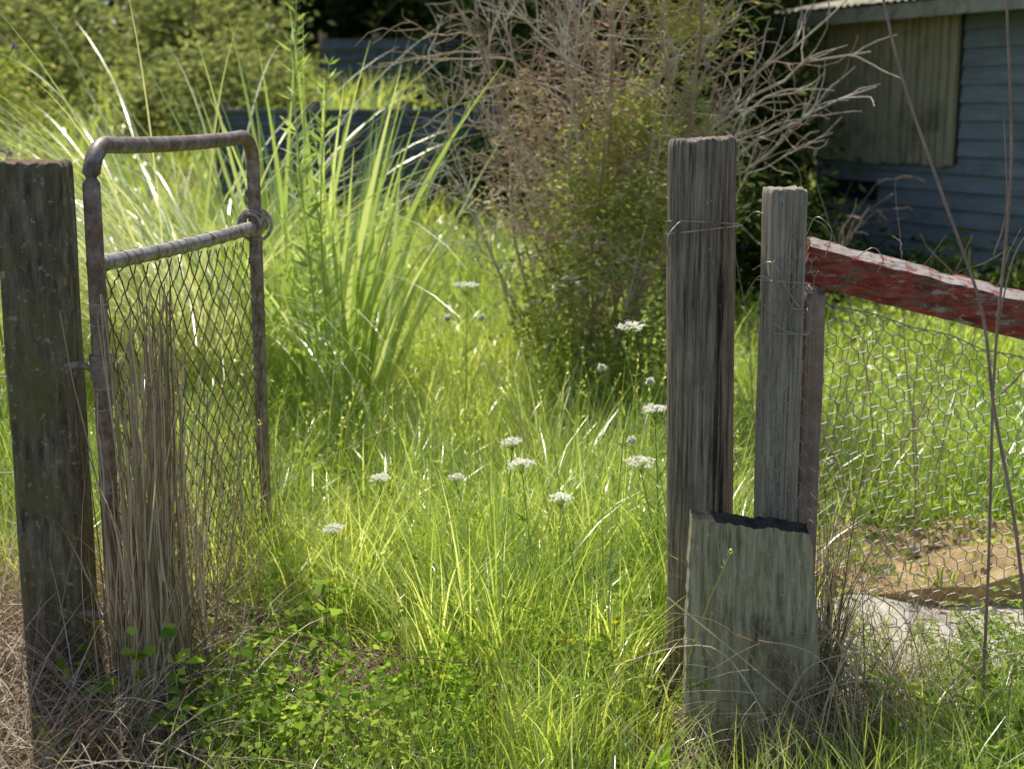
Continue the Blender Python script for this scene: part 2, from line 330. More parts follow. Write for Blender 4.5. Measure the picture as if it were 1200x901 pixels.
cloud(mb,(.6,6.25,1.2),(.36,.35,.5),40,110,.07,.03,.06,.25,1)
cloud(mb,(.78,6.5,2.15),(.3,.35,.4),34,110,.07,.04,.09,.14,1)
cloud(mb,(.4,6.3,1.1),(.5,.4,.7),34,80,.07,.03,.06,.25,2)
mb.build('foliage',[M_bush,M_bushy,M_straw],parent=e)

# ---------------------------------------------------------------- trees
def tree(name,x,y,h,cr,trunk_r,ncl,nl,s0,s1,mat,crownz=.6,rz=.42,clr=.32,base=None):
    z=float(H(x,y)); mbt=MB() if base is None else base
    A=[];RA=[];K=7
    q=np.array([[x+.06*math.sin(t*5),y,z-.1+h*.75*t] for t in np.linspace(0,1,K)]);A.append(q);RA.append(np.linspace(trunk_r,trunk_r*.35,K))
    for i in range(11):
        k=rng.integers(2,K-1);a=U(0,6.28);w,_=wander(q[k],[math.cos(a),math.sin(a),.6],cr*U(.6,1.05),K,.12,.03);A.append(w);RA.append(np.linspace(trunk_r*.4,trunk_r*.08,K))
        for j in range(3):
            kk=rng.integers(2,K-1);w2,_=wander(w[kk],w[kk]-w[kk-1]+rdir(1)[0]*cr*.15,cr*.4,K,.2);A.append(w2);RA.append(np.linspace(trunk_r*.14,trunk_r*.04,K))
    tubes(mbt,np.array(A),np.array(RA),7,mat=0)
    cloud(mbt,(x,y,z+h*crownz),(cr,cr,h*rz),ncl,nl,clr,s0,s1,.5,1,hollow=.3)
    if base is None: return mbt.build(name,[M_bark,mat])
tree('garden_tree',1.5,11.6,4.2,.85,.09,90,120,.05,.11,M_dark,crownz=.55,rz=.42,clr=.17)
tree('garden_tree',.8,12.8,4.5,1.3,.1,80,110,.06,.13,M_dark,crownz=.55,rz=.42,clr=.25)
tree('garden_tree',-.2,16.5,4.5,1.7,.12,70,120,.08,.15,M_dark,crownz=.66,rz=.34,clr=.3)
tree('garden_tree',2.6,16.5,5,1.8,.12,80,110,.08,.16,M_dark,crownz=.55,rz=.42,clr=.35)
mb=MB()
for i in range(28):
    x=-20+i*1.5+U(-.5,.5);y=U(28,37)
    tree('',x,y,U(6,9),U(2.2,3.2),.2,42,84,.24,.5,None,base=mb,crownz=.45,rz=.55,clr=.65)
mb.build('background_trees',[M_bark,M_far])
def bush(x,y,rx,rz,mat,ncl=50,nl=80,s=(.04,.09),cr=.13,name='bush'):
    mb=MB();z=float(H(x,y));A,RA=shrubtwigs((x,y,z-.05),7,(rz*1.2,rz*1.9),.5,5,2)
    tubes(mb,A,np.maximum(RA,.003),4,mat=0)
    cloud(mb,(x,y,z+rz*.85),(rx,rx,rz),ncl,nl,cr,*s,.45,1); mb.build(name,[M_twig,mat])
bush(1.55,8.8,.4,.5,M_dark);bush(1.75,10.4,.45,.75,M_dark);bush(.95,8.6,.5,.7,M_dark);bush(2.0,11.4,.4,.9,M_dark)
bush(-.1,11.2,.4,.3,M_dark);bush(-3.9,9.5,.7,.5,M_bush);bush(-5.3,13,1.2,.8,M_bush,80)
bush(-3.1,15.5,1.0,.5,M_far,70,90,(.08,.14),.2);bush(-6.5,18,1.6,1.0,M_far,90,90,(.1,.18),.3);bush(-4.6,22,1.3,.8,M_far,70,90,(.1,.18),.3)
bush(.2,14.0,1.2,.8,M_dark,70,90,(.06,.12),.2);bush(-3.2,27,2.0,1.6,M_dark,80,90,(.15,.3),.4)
for (x,y) in ((2.35,9.9),(2.75,9.3),(3.15,8.7),(3.4,8.1)): bush(x,y,.34,.22,M_dark,30,80)  # low shrubs; their dark leaf colour stands in for shade along the wall

def tallweed(name,x,y,h,n=1,lf=.1,mats=None,flower=False):
    mb=MB()
    for i in range(n):
        px=x+rng.normal(0,.05)*(n>1);py=y+rng.normal(0,.05)*(n>1);z=float(H(px,py))
        K=9;hh=h*U(.85,1.05);q=np.array([[px+.03*math.sin(t*6+i),py,z+hh*t] for t in np.linspace(0,1,K)])
        tubes(mb,q[None],np.linspace(.006,.002,K)[None],5,rnd=np.array([.4]))
        m=int(hh*75);t=U(.25,1,m);idx=np.minimum((t*(K-1)).astype(int),K-2);f=(t*(K-1)-idx)[:,None]
        P=q[idx]*(1-f)+q[idx+1]*f; a=U(0,6.28,m);d=np.stack([np.cos(a),np.sin(a),U(.3,1.2,m)],1);d/=np.linalg.norm(d,axis=1)[:,None]
        if not flower: leaves(mb,P,U(.6,1.1,m)*lf*(1.25-.6*t),.2,d=d)
        else:
            B=[]
            for j in range(6):
                w,_=wander(q[-2-(j%3)],[rng.normal(0,.6),rng.normal(0,.6),1],.2,5,.1);B.append(w)
                leaves(mb,w[-1]+rng.normal(0,.007,(20,3)),.011,.9,mat=1)
            tubes(mb,np.array(B),.0018,3,rnd=np.full(6,.3))
    mb.build(name,mats or [M_weed])
tallweed('tall_weed',-.76,5.6,1.95,2,.12,[M_flax])
tallweed('verbena_plant',-1.93,5.2,1.78,3,.05,[M_weed,M_purp],True)

# ---------------------------------------------------------------- posts
def post(name,x,y,z0,z1,rx,ry,sq,mat,lean=(0,0),rot=0,groove=.001,gk=9,topn=.005,taper=0,seed=0,slope=0,crackw=60,crackd=.006):
    na,nz=240,90; G=np.zeros((nz+1+6,na,3))
    for i in range(nz+1):
        t=i/nz;z=z0+(z1-z0)*t
        for j in range(na):
            a=j*2*math.pi/na;c,s=math.cos(a),math.sin(a)
            rr=1/((abs(c)/1)**sq+(abs(s)/1)**sq)**(1/sq)
            g=noise.noise(Vector((c*gk+seed,s*gk,z*2.6)))
            cn=noise.noise(Vector((c*2.0+seed,s*2.0,z*.6)));vis=max(0,min(1,.4+2.2*noise.noise(Vector((c+seed,s,z*1.6)))))
            cn2=noise.noise(Vector((c*4+seed,s*4+9,z*.9)));vis2=max(0,min(1,3*noise.noise(Vector((c*2+seed,s*2,z*3+5)))))
            crack=-max(0,1-abs(cn)*crackw)*crackd*vis-max(0,1-abs(cn2)*crackw*.6)*crackd*.5*vis2
            d=groove*g+crack+.004*noise.noise(Vector((c*1.2,s*1.2+seed,z*3.2)))
            lx=(rx*(1-taper*t))*rr*c+d*c;ly=(ry*(1-taper*t))*rr*s+d*s
            if i==nz: lx*=.975;ly*=.975
            G[i,j]=(lx,ly,z)
            if i==nz: G[i,j,2]+=topn*noise.noise(Vector((lx*28+seed,ly*28,1)))+slope*lx+.004*noise.noise(Vector((lx*120,ly*120,3)))
            if i==nz-1: G[i,j,2]+=slope*lx+.006
    for k in range(6):
        f=[.96,.85,.65,.4,.2,.0][k]
        for j in range(na):
            b=G[nz,j]
            G[nz+1+k,j]=(b[0]*f,b[1]*f,z1+slope*b[0]*f+topn*noise.noise(Vector((b[0]*f*28+seed,b[1]*f*28,1)))+.002-.006*noise.noise(Vector((b[0]*f*90,b[1]*f*90,4))))
    cr,sr=math.cos(rot),math.sin(rot);gx=G[...,0]*cr-G[...,1]*sr;gy=G[...,0]*sr+G[...,1]*cr
    t=(G[...,2]-z0)/(z1-z0);G[...,0]=gx+lean[0]*t;G[...,1]=gy+lean[1]*t
    mb=MB();grid(mb,G,wrap=True);o=mb.build(name,[mat]);o.location=(x,y,0);return o
post('gate_post',-1.13,3.394,-.15,1.372,.079,.075,9,M_postL,rot=.06,gk=6,topn=.012,seed=3,crackd=.003)
post('round_fence_post',.482,3.45,-.15,1.425,.081,.08,2.8,M_postR,lean=(-.028,0),gk=9,topn=.008,seed=8.3,slope=.07,crackw=38,crackd=.010)
post('square_fence_post',.64,3.32,-.15,1.315,.043,.045,10,M_postS,lean=(-.008,0),rot=.12,gk=5,topn=.005,seed=14.2,crackw=50,crackd=.004)
post('rotten_fence_post',.716,3.375,-.15,1.08,.026,.05,8,M_twigr,gk=5,topn=.03,seed=19)

# leaning slab
mb=MB();nx,nz=60,70;th=.05
def slabpt(u,w,side):
    x0=.415-.02*(1-w); x1=.69+.05*(1-w)
    x=x0+(x1-x0)*u; top=.572-.035*u+.008*noise.noise(Vector((u*5,0,2)))
    z=-.1+(top+.1)*w
    cr_=-max(0,1-abs(noise.noise(Vector((u*4+3,w*.8,1))))*22)*.006*max(0,min(1,.5+2*noise.noise(Vector((u*2,w*3,8)))))
    y=3.10+.05*(w)+(th if side else 0)+.006*noise.noise(Vector((u*5,w*2,side)))+.0025*noise.noise(Vector((u*30,w*4,side)))-(cr_ if not side else 0)
    if w>.97: z+=.005*noise.noise(Vector((u*18,side*3,1)))+.003*noise.noise(Vector((u*60,side*3,1)))
    ed=.006*noise.noise(Vector((0 if u<.5 else 1,w*5,.3)))+.004*noise.noise(Vector((0 if u<.5 else 1,w*30,.3)))
    return (x+ed*abs(2*u-1)**6,y,z+(.012 if side and w>.97 else 0))
F0=np.array([[slabpt(i/nx,j/nz,0) for i in range(nx+1)] for j in range(nz+1)])
B0=np.array([[slabpt(i/nx,j/nz,1) for i in range(nx+1)] for j in range(nz+1)])
grid(mb,F0);grid(mb,B0[:,::-1]);grid(mb,np.stack([F0[:,0],B0[:,0]],1)[:,::-1]);grid(mb,np.stack([F0[:,-1],B0[:,-1]],1))
T=np.stack([F0[-1]+(B0[-1]-F0[-1])*t+np.array([0,0,-.01*math.sin(t*3.14)]) for t in np.linspace(0,1,6)],0);grid(mb,T,mat=1)
mb.build('timber_slab',[M_slab,M_char],smooth=False)

# red rail
mb=MB();K=90
p0=np.array([.70,3.40,1.145]);p1=np.array([1.95,3.30,.83]);d=(p1-p0);Ln=np.linalg.norm(d);d/=Ln
up=np.array([0,0,1.]);sv=np.cross(d,up);sv/=np.linalg.norm(sv);upv=np.cross(sv,d)
ro=-math.radians(17);a=sv*math.cos(ro)+upv*math.sin(ro);a2=-sv*math.sin(ro)+upv*math.cos(ro)
hw,hh=.036,.047
prof=[(-hw,-hh),(hw,-hh),(hw,hh),(-hw,hh)]
pp=[]
for i in range(4):
    (x0,y0),(x1,y1)=prof[i],prof[(i+1)%4]
    for t in (.04,.1,.3,.5,.7,.9,.96): pp.append((x0+(x1-x0)*t,y0+(y1-y0)*t))
G=np.zeros((K,len(pp),3))
for i in range(K):
    for j,(cx,cy) in enumerate(pp):
        n_=1+.05*noise.noise(Vector((i*.4,j*.7,0)))+.05*noise.noise(Vector((i*.1,j*1.7,4)))
        if cy>.6*hh: n_-=.16*max(0,noise.noise(Vector((i*.2,5,1))))+.08*max(0,noise.noise(Vector((i*.6,9,1))))
        G[i,j]=p0+d*(Ln*i/(K-1)+(.012*noise.noise(Vector((cx*60,cy*60,0))) if i==0 else 0))+(a*cx+a2*cy)*n_
grid(mb,G,wrap=True)
c0=G[0].mean(0);grid(mb,np.stack([G[0],np.tile(c0,(len(pp),1))],0),wrap=True)
mb.build('red_fence_rail',[M_red],smooth=False)

# ---------------------------------------------------------------- gate
ge=empty('garden_gate')
gl=np.array([-.968,3.30]);grr=np.array([-.785,4.36])
def gp(s,z): q=gl+(grr-gl)*s; return np.array([q[0],q[1],z])
W_=np.linalg.norm(grr-gl)
pts=[gp(0,z) for z in np.linspace(.12,1.33,10)]
rc=.085
for t in np.linspace(0,np.pi/2,7)[1:]: pts.append(gp((rc-rc*math.cos(t))/W_,1.33+rc*math.sin(t)))
for s in np.linspace(.15,.85,6): pts.append(gp(s,1.415-.008*math.sin(s*3.1)))
for t in np.linspace(0,np.pi/2,7)[:-1]: pts.append(gp(1-(rc-rc*math.sin(t))/W_,1.33+rc*math.cos(t)))
pts+= [gp(1,z) for z in np.linspace(1.33,.12,10)]
mb=MB();tubes(mb,np.array(pts)[None],.0205,14);mb.build('tube_frame',[M_pipe],parent=ge)
mb=MB();q=np.array([gp(s,1.143-.006*math.sin(s*3.14)) for s in np.linspace(-.01,1.0,20)]);tubes(mb,q[None],.0195,14)
mb.build('cross_rail',[M_galv],parent=ge)
mb=MB();q=np.array([gp(s,.13) for s in np.linspace(0,1.0,8)]);tubes(mb,q[None],.019,12);mb.build('bottom_rail',[M_pipe],parent=ge)
mb=MB()
gd=np.append((grr-gl)/W_,0)
gn=np.cross(gd,[0,0,1])
def ring(c,r,ax,K=20,wr=.002):
    ax=np.array(ax,float);ax/=np.linalg.norm(ax);e1=np.cross(ax,[.1,.2,1.]);e1/=np.linalg.norm(e1);e2=np.cross(ax,e1)
    q=np.array([np.array(c)+r*(e1*math.cos(t)+e2*math.sin(t)) for t in np.linspace(0,2*math.pi,K,endpoint=False)])
    T=np.roll(q,-1,0)-np.roll(q,1,0);T/=np.linalg.norm(T,axis=1)[:,None];Bn=np.cross(T,ax);an=np.arange(6)*math.pi/3
    G=q[:,None]+wr*(Bn[:,None]*np.cos(an)[None,:,None]+ax[None,None]*np.sin(an)[None,:,None])
    G=np.concatenate([G,G[:1]],0);grid(mb,G,wrap=True)
for s in np.arange(.05,.98,.085):
    ring(gp(s+U(-.01,.01),1.143-.006*math.sin(s*3.14)),.0205,gd+gn*.3,wr=.0016)
for s in (.975,.985,.995,1.0,1.01): ring(gp(s,1.147+.02*R()),.028+.008*R(),gd+rng.normal(0,.35,3),wr=.0045)
ring(gp(1.0,1.15),.05,(.3,-1,.2),wr=.005);ring(gp(1.0,1.18),.03,(0,0.2,1),wr=.004)
for z in (.3,.6,.8,.85,1.0,1.05): ring(gp(0,z),.0225,(0,0,1),wr=.0018)
mb.build('wire_ties',[M_galv],parent=ge)
mb=MB();pit=.072;z0,z1=.14,1.125
lines=[]
for sgn in (1,-1):
    for c in np.arange(-1.4,2.4,pit):
        zz=np.linspace(z0,z1,40);xx=c+sgn*(zz-z0)*.9
        ok=(xx>0)&(xx<W_)
        if ok.sum()<3: continue
        zz=zz[ok];xx=xx[ok];zz=np.linspace(zz[0],zz[-1],24);xx=c+sgn*(zz-z0)*.9
        q=np.array([gp(a_/W_,b_)+gn*(.003*sgn*math.sin(k*1.57)+.02*math.sin(b_*6)*math.sin(a_*4))+np.array([0,0,.03*noise.noise(Vector((a_*5,b_*5,0)))-.03*math.sin(3.14*a_/W_)*(b_>.5)*(b_-.5)]) for k,(a_,b_) in enumerate(zip(xx,zz))])
        lines.append(q)
tubes(mb,np.array(lines),.0018,4);mb.build('chain_link_mesh',[M_wire],parent=ge)
mb=MB()
for z in (.9,.28):
    q=np.array([[-1.06,3.33,z],[-1.02,3.31,z+.002],[-.985,3.30,z]]);tubes(mb,q[None],.009,8)
    q=np.array([[-.97,3.30,z-.03+.06*t] for t in np.linspace(0,1,4)]);tubes(mb,q[None],.026,12)
mb.build('hinges',[M_pipe],parent=ge)

# ---------------------------------------------------------------- chicken wire fence
mb=MB();cw,ch=.038,.044
segs=[]
def cwp(a,b):
    x=.70+a; y=3.40-.04*a+.02*math.sin(a*5+b*3)+.03*math.sin(b*4)*a; 
    z=b*(1.08-.2*a)/1.08+.012*math.sin(a*9)-.02*math.sin(a*2.5)*b; return (x+.009*noise.noise(Vector((a*12,b*12,0)))+.02*noise.noise(Vector((a*3,b*3,0))),y,z+.009*noise.noise(Vector((a*12,b*12,9))))
nxh=int(1.25/cw);nzh=int(1.06/(ch*.75))
for i in range(nxh):
    for j in range(nzh):
        ox=cw*.5*(j%2);cx=i*cw+ox;cz=j*ch*.75
        top=(cx,cz+ch*.5);bl=(cx-cw/2,cz+ch*.25);br=(cx+cw/2,cz+ch*.25);bd=(cx-cw/2,cz-ch*.25)
        for p,q in ((top,bl),(top,br),(bl,bd)):
            if min(p[1],q[1])<0:continue
            segs.append((cwp(*p),cwp(*q)))
S=np.array(segs);tubes(mb,S,.0013,4)
q=np.array([cwp(a_,1.045) for a_ in np.linspace(0,1.25,30)]);tubes(mb,q[None],.0016,5)
segs=[]
for j in range(25):
    for i in range(5):
        ox=.5*(j%2);f=lambda u,v:(.60+.012*math.sin(v*9)+u*.022,3.262+.01*math.sin(u*3+v*8),.35+v)
        cx=i+ox;cz=j*ch*.75
        for p,q in (((cx,cz+ch*.5),(cx-.5,cz+ch*.25)),((cx,cz+ch*.5),(cx+.5,cz+ch*.25)),((cx-.5,cz+ch*.25),(cx-.5,cz-ch*.25))):
            segs.append((f(*p),f(*q)))
tubes(mb,np.array(segs),.001,3)
mb.build('chicken_wire_fence',[M_chick])
mb=MB()
ring((.462,3.45,1.225),.089,(.05,.12,1),K=40,wr=.0026);ring((.465,3.45,1.21),.091,(-.12,.1,1),K=40,wr=.002)
def spl(P,K=24):
    P=np.array(P,float);t=np.linspace(0,len(P)-1,K);o=[]
    for s in t:
        i=min(int(s),len(P)-2);f=s-i;p0=P[max(i-1,0)];p1=P[i];p2=P[i+1];p3=P[min(i+2,len(P)-1)]
        o.append(.5*((2*p1)+(-p0+p2)*f+(2*p0-5*p1+4*p2-p3)*f*f+(-p0+3*p1-3*p2+p3)*f**3))
    return np.array(o)
def wire(P,r=.0016,K=30): tubes(mb,spl(P,K)[None],r,5)
wire([(.40,3.37,1.24),(.365,3.34,1.2),(.37,3.33,1.13)])
wire([(.55,3.36,1.24),(.58,3.34,1.26),(.66,3.27,1.2),(.69,3.36,1.1)])
wire([(.56,3.3,1.13),(.60,3.265,1.15),(.64,3.262,1.08),(.685,3.28,1.03),(.7,3.36,1.05)])
wire([(.55,3.3,1.08),(.57,3.26,1.12),(.60,3.25,1.10),(.59,3.26,1.05),(.62,3.26,1.0),(.69,3.27,.98)])
wire([(.69,3.35,1.2),(.71,3.33,1.25),(.74,3.3,1.22),(.73,3.31,1.16)],.0013)
wire([(.80,3.33,1.15),(.84,3.31,1.18),(.87,3.33,1.15),(.86,3.34,1.12)],.0013)
for z in (.98,1.04,1.1,.5): ring((.637,3.32,z),.064,(.1*R(),.1,1),K=24,wr=.0014)
mb.build('fence_wire',[M_galv])
mb=MB()
for z in (.28,.62,.86,1.12): wire([(-1.2,3.39,z),(-2.2,3.42,z-.02),(-3.3,3.45,z)],.002)
mb.build('wire_fence',[M_galv])
post('fence_post',-3.2,3.46,-.1,1.25,.06,.06,4,M_postL,seed=33)
post('fence_post',2.0,3.3,-.1,1.0,.06,.06,4,M_postS,seed=35)

# ---------------------------------------------------------------- dead straw
mb=MB()
n=170;x=rng.normal(-.868,.036,n);y=U(3.12,3.5,n);P=P_of(x,y)
Q=stalkP(P,U(.55,1.13,n),U(0,6.28,n),np.abs(rng.normal(0,.035,n)),rng.normal(.03,.08,n),8)
Q+=rng.normal(0,.003,Q.shape);tubes(mb,Q,np.linspace(.0028,.0012,8),4)
n=330;x=rng.normal(-.87,.055,n);y=U(3.1,3.5,n);blades(mb,P_of(x,y)+np.stack([np.zeros(n),np.zeros(n),U(0,.45,n)],1),U(.15,.45,n),U(.003,.007,n),U(0,.35,n),U(-.4,.9,n),6)
n=90;x=U(-1.05,-.7,n);y=U(3.3,4.5,n)
Q=stalkP(P_of(x,y),U(.5,.95,n),U(0,6.28,n),np.abs(rng.normal(0,.1,n)),rng.normal(.1,.3,n),8);tubes(mb,Q,np.linspace(.002,.0009,8),4)
mb.build('dead_stalks',[M_straw])
mb=MB()
n=5200;x=U(-2.0,-.55,n);y=U(2.5,4.1,n);k=(x<-.62-.25*R(n));x=x[k];y=y[k];n=len(x)
blades(mb,P_of(x,y)+np.stack([0*x,0*x,U(0,.12,n)],1),U(.2,.6,n),U(.002,.006,n),U(.2,1.2,n),U(.3,1.9,n),7)
n=1600;x=U(-.8,-.1,n);y=U(3.05,3.75,n);blades(mb,P_of(x,y,.02),U(.1,.35,n),U(.002,.004,n),U(1.,1.5,n),U(0,.5,n),5)
n=700;x=rng.normal(.80,.1,n);y=U(2.95,3.3,n);blades(mb,P_of(x,y)+np.stack([0*x,0*x,U(0,.12,n)],1),U(.2,.55,n),U(.002,.004,n),U(.1,1.0,n),U(.4,2.2,n),9)
n=420;x=U(.3,.8,n);y=U(2.85,3.08,n);blades(mb,P_of(x,y),U(.1,.33,n),U(.002,.004,n),U(.3,1.3,n),U(.4,1.4,n),7)
n=600;x=U(.9,2.0,n);y=U(2.6,3.3,n);blades(mb,P_of(x,y),U(.2,.5,n),U(.002,.004,n),U(.3,1.3,n),U(.2,1.6,n),8)
n=200;x=rng.normal(.755,.02,n);y=U(3.22,3.36,n);blades(mb,P_of(x,y),U(.3,.85,n),U(.002,.005,n),U(0,.15,n),U(0,1.0,n),8)
mb.build('dead_grass',[M_strawdk])
mb=MB()
def stem(P,r0=.003,r1=.001,K=16,m=0):tubes(mb,spl(P,K)[None],np.linspace(r0,r1,K)[None],5,mat=m)
stem([(-.85,3.6,.35),(-.6,3.7,.52),(-.3,3.8,.66)],.002)
stem([(.12,4.2,.35),(-.02,4.3,.62),(-.14,4.4,.82)],.0025)
stem([(-.75,3.4,.3),(-.4,3.3,.2),(.2,3.2,.16),(.6,3.0,.05)],.0022)
stem([(.5,3.0,.35),(.62,2.98,.28),(.72,2.95,.05)],.0022);stem([(.35,3.05,.42),(.6,3.0,.22),(.85,2.95,.0)],.0022)
for i in range(26):
    x=U(.55,1.0);y=U(2.85,3.1);z=U(.0,.1);a=U(-1.2,.6);l=U(.3,.6)
    stem([(x,y,z),(x+l*.35*math.sin(a),y+U(-.05,.1),z+l*.5),(x+l*.9*math.sin(a),y+U(-.1,.1),z+l*U(.3,.8))],.0018)
mb.build('loose_dry_stems',[M_straw])
mb=MB()
stem([(.70,2.9,1.85),(.733,2.9,1.708),(.783,2.9,1.543),(.872,2.9,1.324),(.964,2.9,1.097),(1.005,2.9,.882),(1.067,2.9,.623),(1.12,2.9,.3),(1.15,2.9,-.02)],.0026,.0046,40)
stem([(1.0,3.0,1.9),(1.01,3.,1.715),(1.042,3.,1.37),(1.034,3.,.954),(1.05,3.,.5),(1.06,3.,-.02)],.0022,.004,30)
stem([(1.11,3.0,1.28),(1.06,3.,1.19),(1.035,3.,1.04)],.0012,.002)
stem([(1.0,2.95,1.5),(1.02,2.95,1.3),(1.0,2.95,1.2)],.0012,.0015)
stem([(1.0,2.9,.9),(1.08,2.9,1.0),(1.13,2.9,1.2),(1.16,2.9,1.45)],.002,.001)
mb.build('bare_sapling',[M_twigr])
mb=MB()
for i in range(14):
    x=U(.8,1.5);b=(x,4.6+U(-.3,.6),0);w,_=wander(b,[U(-.4,.4),0,1],U(.8,1.35),16,.09)
    tubes(mb,w[None],np.linspace(.003,.001,16)[None],4)
    for j in range(4):
        k=rng.integers(5,14);w2,_=wander(w[k],w[k]-w[k-1]+rdir(1)[0]*.06,.2,16,.12);tubes(mb,w2[None],np.linspace(.0016,.0007,16)[None],4)
mb.build('dead_twigs',[M_twigr])

# ---------------------------------------------------------------- flowers
def umbel(mb,c,r):
    n=13
    for i in range(n):
        a=i*2.4;rr=r*math.sqrt((i+.5)/n);q=np.array([c[0]+rr*math.cos(a),c[1]+rr*math.sin(a),c[2]+.012*(1-(rr/r)**2)+rng.normal(0,.002)])
        tubes(mb,np.array([[c[0],c[1],c[2]-r*.8],q]).reshape(1,2,3),.0007,3,mat=0)
        m=20;P=q+rng.normal(0,1,(m,3))*np.array([r*.13,r*.13,.0025]);leaves(mb,P,U(.006,.01,m),.9,-.1,.45,mat=1,flat=.6)
fl=[(-.175,5.5,.82,.05),(.358,4.2,.856,.04),(.412,4.0,.647,.034),(.366,3.9,.516,.038),(0,4.,.55,.028),(.029,3.9,.512,.036),(-.398,4.2,.39,.03),(-.519,4.0,.29,.03),(.138,3.9,.41,.03),(-.17,4.2,.39,.02)]
for (x,y,z,r) in fl:
    mb=MB();bx=x+U(-.06,.06);by=y+U(-.05,.05);g=float(H(bx,by))
    q=spl([(bx,by,g),(bx+(x-bx)*.4+.01,by,g+(z-g)*.5),(x,y,z-r*.8)],10);tubes(mb,q[None],np.linspace(.0028,.0014,10)[None],5,rnd=np.array([.3]))
    umbel(mb,(x,y,z),r)
    if z>.6:
        for s in (1,-1):
            k=q[6];e_=k+np.array([s*U(.04,.08),U(-.03,.03),U(.06,.14)]);tubes(mb,spl([k,(k+e_)/2+[s*.01,0,0],e_],5)[None],.001,4)
            umbel(mb,e_+[0,0,.008],r*.22)
    m=24;t=U(.1,.8,m);P=q[(t*9).astype(int)];leaves(mb,P,U(.03,.07,m),.14,0,.9)
    mb.build('wild_carrot_flower',[M_weed,M_white])
mb=MB()
for i in range(18):
    x=U(-.6,.5);y=U(3.1,4.6);z=float(H(x,y))+U(.18,.3)
    if i==0: x,y,z=-.17,3.12,.2
    if i==1: x,y,z=-.5,3.65,.25
    tubes(mb,np.array([[x,y,float(H(x,y))],[x+.01,y,z]]).reshape(1,2,3),.0012,3,mat=0)
    for k in range(5):
        a=k*1.2566;leaves(mb,np.array([[x+.01,y,z]]),.012,1,mat=1,d=np.array([[math.cos(a)*.8,math.sin(a)*.8,.6]]))
mb.build('buttercups',[M_weed,M_yel])
mb=MB()
for (x,y,h,n) in [(-.13,3.5,.36,5),(-1.02,2.98,.2,7),(.3,2.9,.2,6),(1.2,3.3,.3,9)]:
    blades(mb,np.tile([[x,y,float(H(x,y))]],(n,1))+rng.normal(0,.015,(n,3)),U(.7,1.1,n)*h,U(.025,.045,n),U(.05,.5,n),U(.2,1.2,n),7,shape=3)
def fern(x,y,L,th):
    a=U(0,6.28);K=12
    q=stalkP(np.array([[x,y,float(H(x,y))]]),np.array([L]),np.array([a]),np.array([th]),np.array([1.]),K)[0]
    tubes(mb,q[None],.0012,3)
    D=[];Pp=[];LL=[]
    for k in range(3,K):
        for s in(1,-1):
            dd=q[k]-q[k-1];dd/=np.linalg.norm(dd);sd=np.cross(dd,[0,0,1]);sd/=np.linalg.norm(sd)+1e-6
            for f_ in (.1,.5,.9):
                for g_ in (0,1):
                    Pp.append(q[k]+sd*s*.04*f_*(1-k/K*.5));LL.append(.032*(1-(k/K)*.5)*(1-.3*f_));v=(sd*s*(1 if g_ else .3)+dd*(.4 if g_ else 1)+rng.normal(0,.15,3));D.append(v/np.linalg.norm(v))
    leaves(mb,np.array(Pp),np.array(LL),.35,d=np.array(D))
for i in range(100): fern(U(.95,1.8),U(2.75,3.6),U(.18,.45),U(.1,.6))
for i in range(80): fern(U(-.3,.42),U(3.15,4.4),U(.22,.42),U(.0,.5))
for i in range(60):
    x=U(-1.05,-.45);y=U(3.0,3.9);z0=float(H(x,y));K=7
    w,_=wander((x,y,z0),[rng.normal(0,.5),rng.normal(0,.5),1],U(.15,.4),K,.15);tubes(mb,w[None],.0013,3)
    m=12;P=w[rng.integers(2,K,m)];leaves(mb,P+rng.normal(0,.006,(m,3)),U(.03,.05,m),.75,-.2,.5)
mb.build('broadleaf_plants',[M_weed])

# ---------------------------------------------------------------- house
hs=empty('weatherboard_house',(2.6,12,0),math.atan2(-.909,.416))
LW=4.7;Dp=3.6;zb,zt=.0,2.24;RZ=2.62
mb=MB();box(mb,(0.02,.03,zb),(LW-.02,Dp,zt));mb.build('wall_core',[M_boards],smooth=False,parent=hs)
mb=MB();ex=.128;nb=int((zt-zb)/ex)+1
for i in range(nb):
    z=zb+i*ex
    wv=.003*rng.normal()
    v=[(0,-.03+wv,z),(LW,-.03,z),(LW,-.004,z+ex+.012),(0,-.004,z+ex+.012),(0,.03,z),(LW,.03,z),(LW,.03,z+ex+.012),(0,.03,z+ex+.012)]
    f=[(0,1,2,3),(4,7,6,5),(0,4,5,1),(0,3,7,4),(1,5,6,2)]
    mb.add(v,f,.5)
    v=[(-.03,-.0,z),(-.03,Dp,z),(-.004,Dp,z+ex+.012),(-.004,0,z+ex+.012)];mb.add(v,[(3,2,1,0)],.5)
mb.build('boards',[M_boards],smooth=False,parent=hs)
mb=MB();box(mb,(-.04,-.045,zb),(.03,.02,zt));box(mb,(LW-.05,-.045,zb),(LW+.03,.02,zt));mb.build('corner_boards',[M_boards],smooth=False,parent=hs)
mb=MB();s=.08
while s<1.6:
    w=U(.055,.075);box(mb,(s,-.065-U(0,.012),1.08+U(-.012,.012)),(s+w,-.037,2.16));s+=w+.016
mb.build('boarded_window',[M_batten],smooth=False,parent=hs)
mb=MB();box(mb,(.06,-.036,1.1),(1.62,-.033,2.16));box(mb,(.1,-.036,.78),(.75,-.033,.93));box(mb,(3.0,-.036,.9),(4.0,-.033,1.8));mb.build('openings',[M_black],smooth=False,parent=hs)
mb=MB()
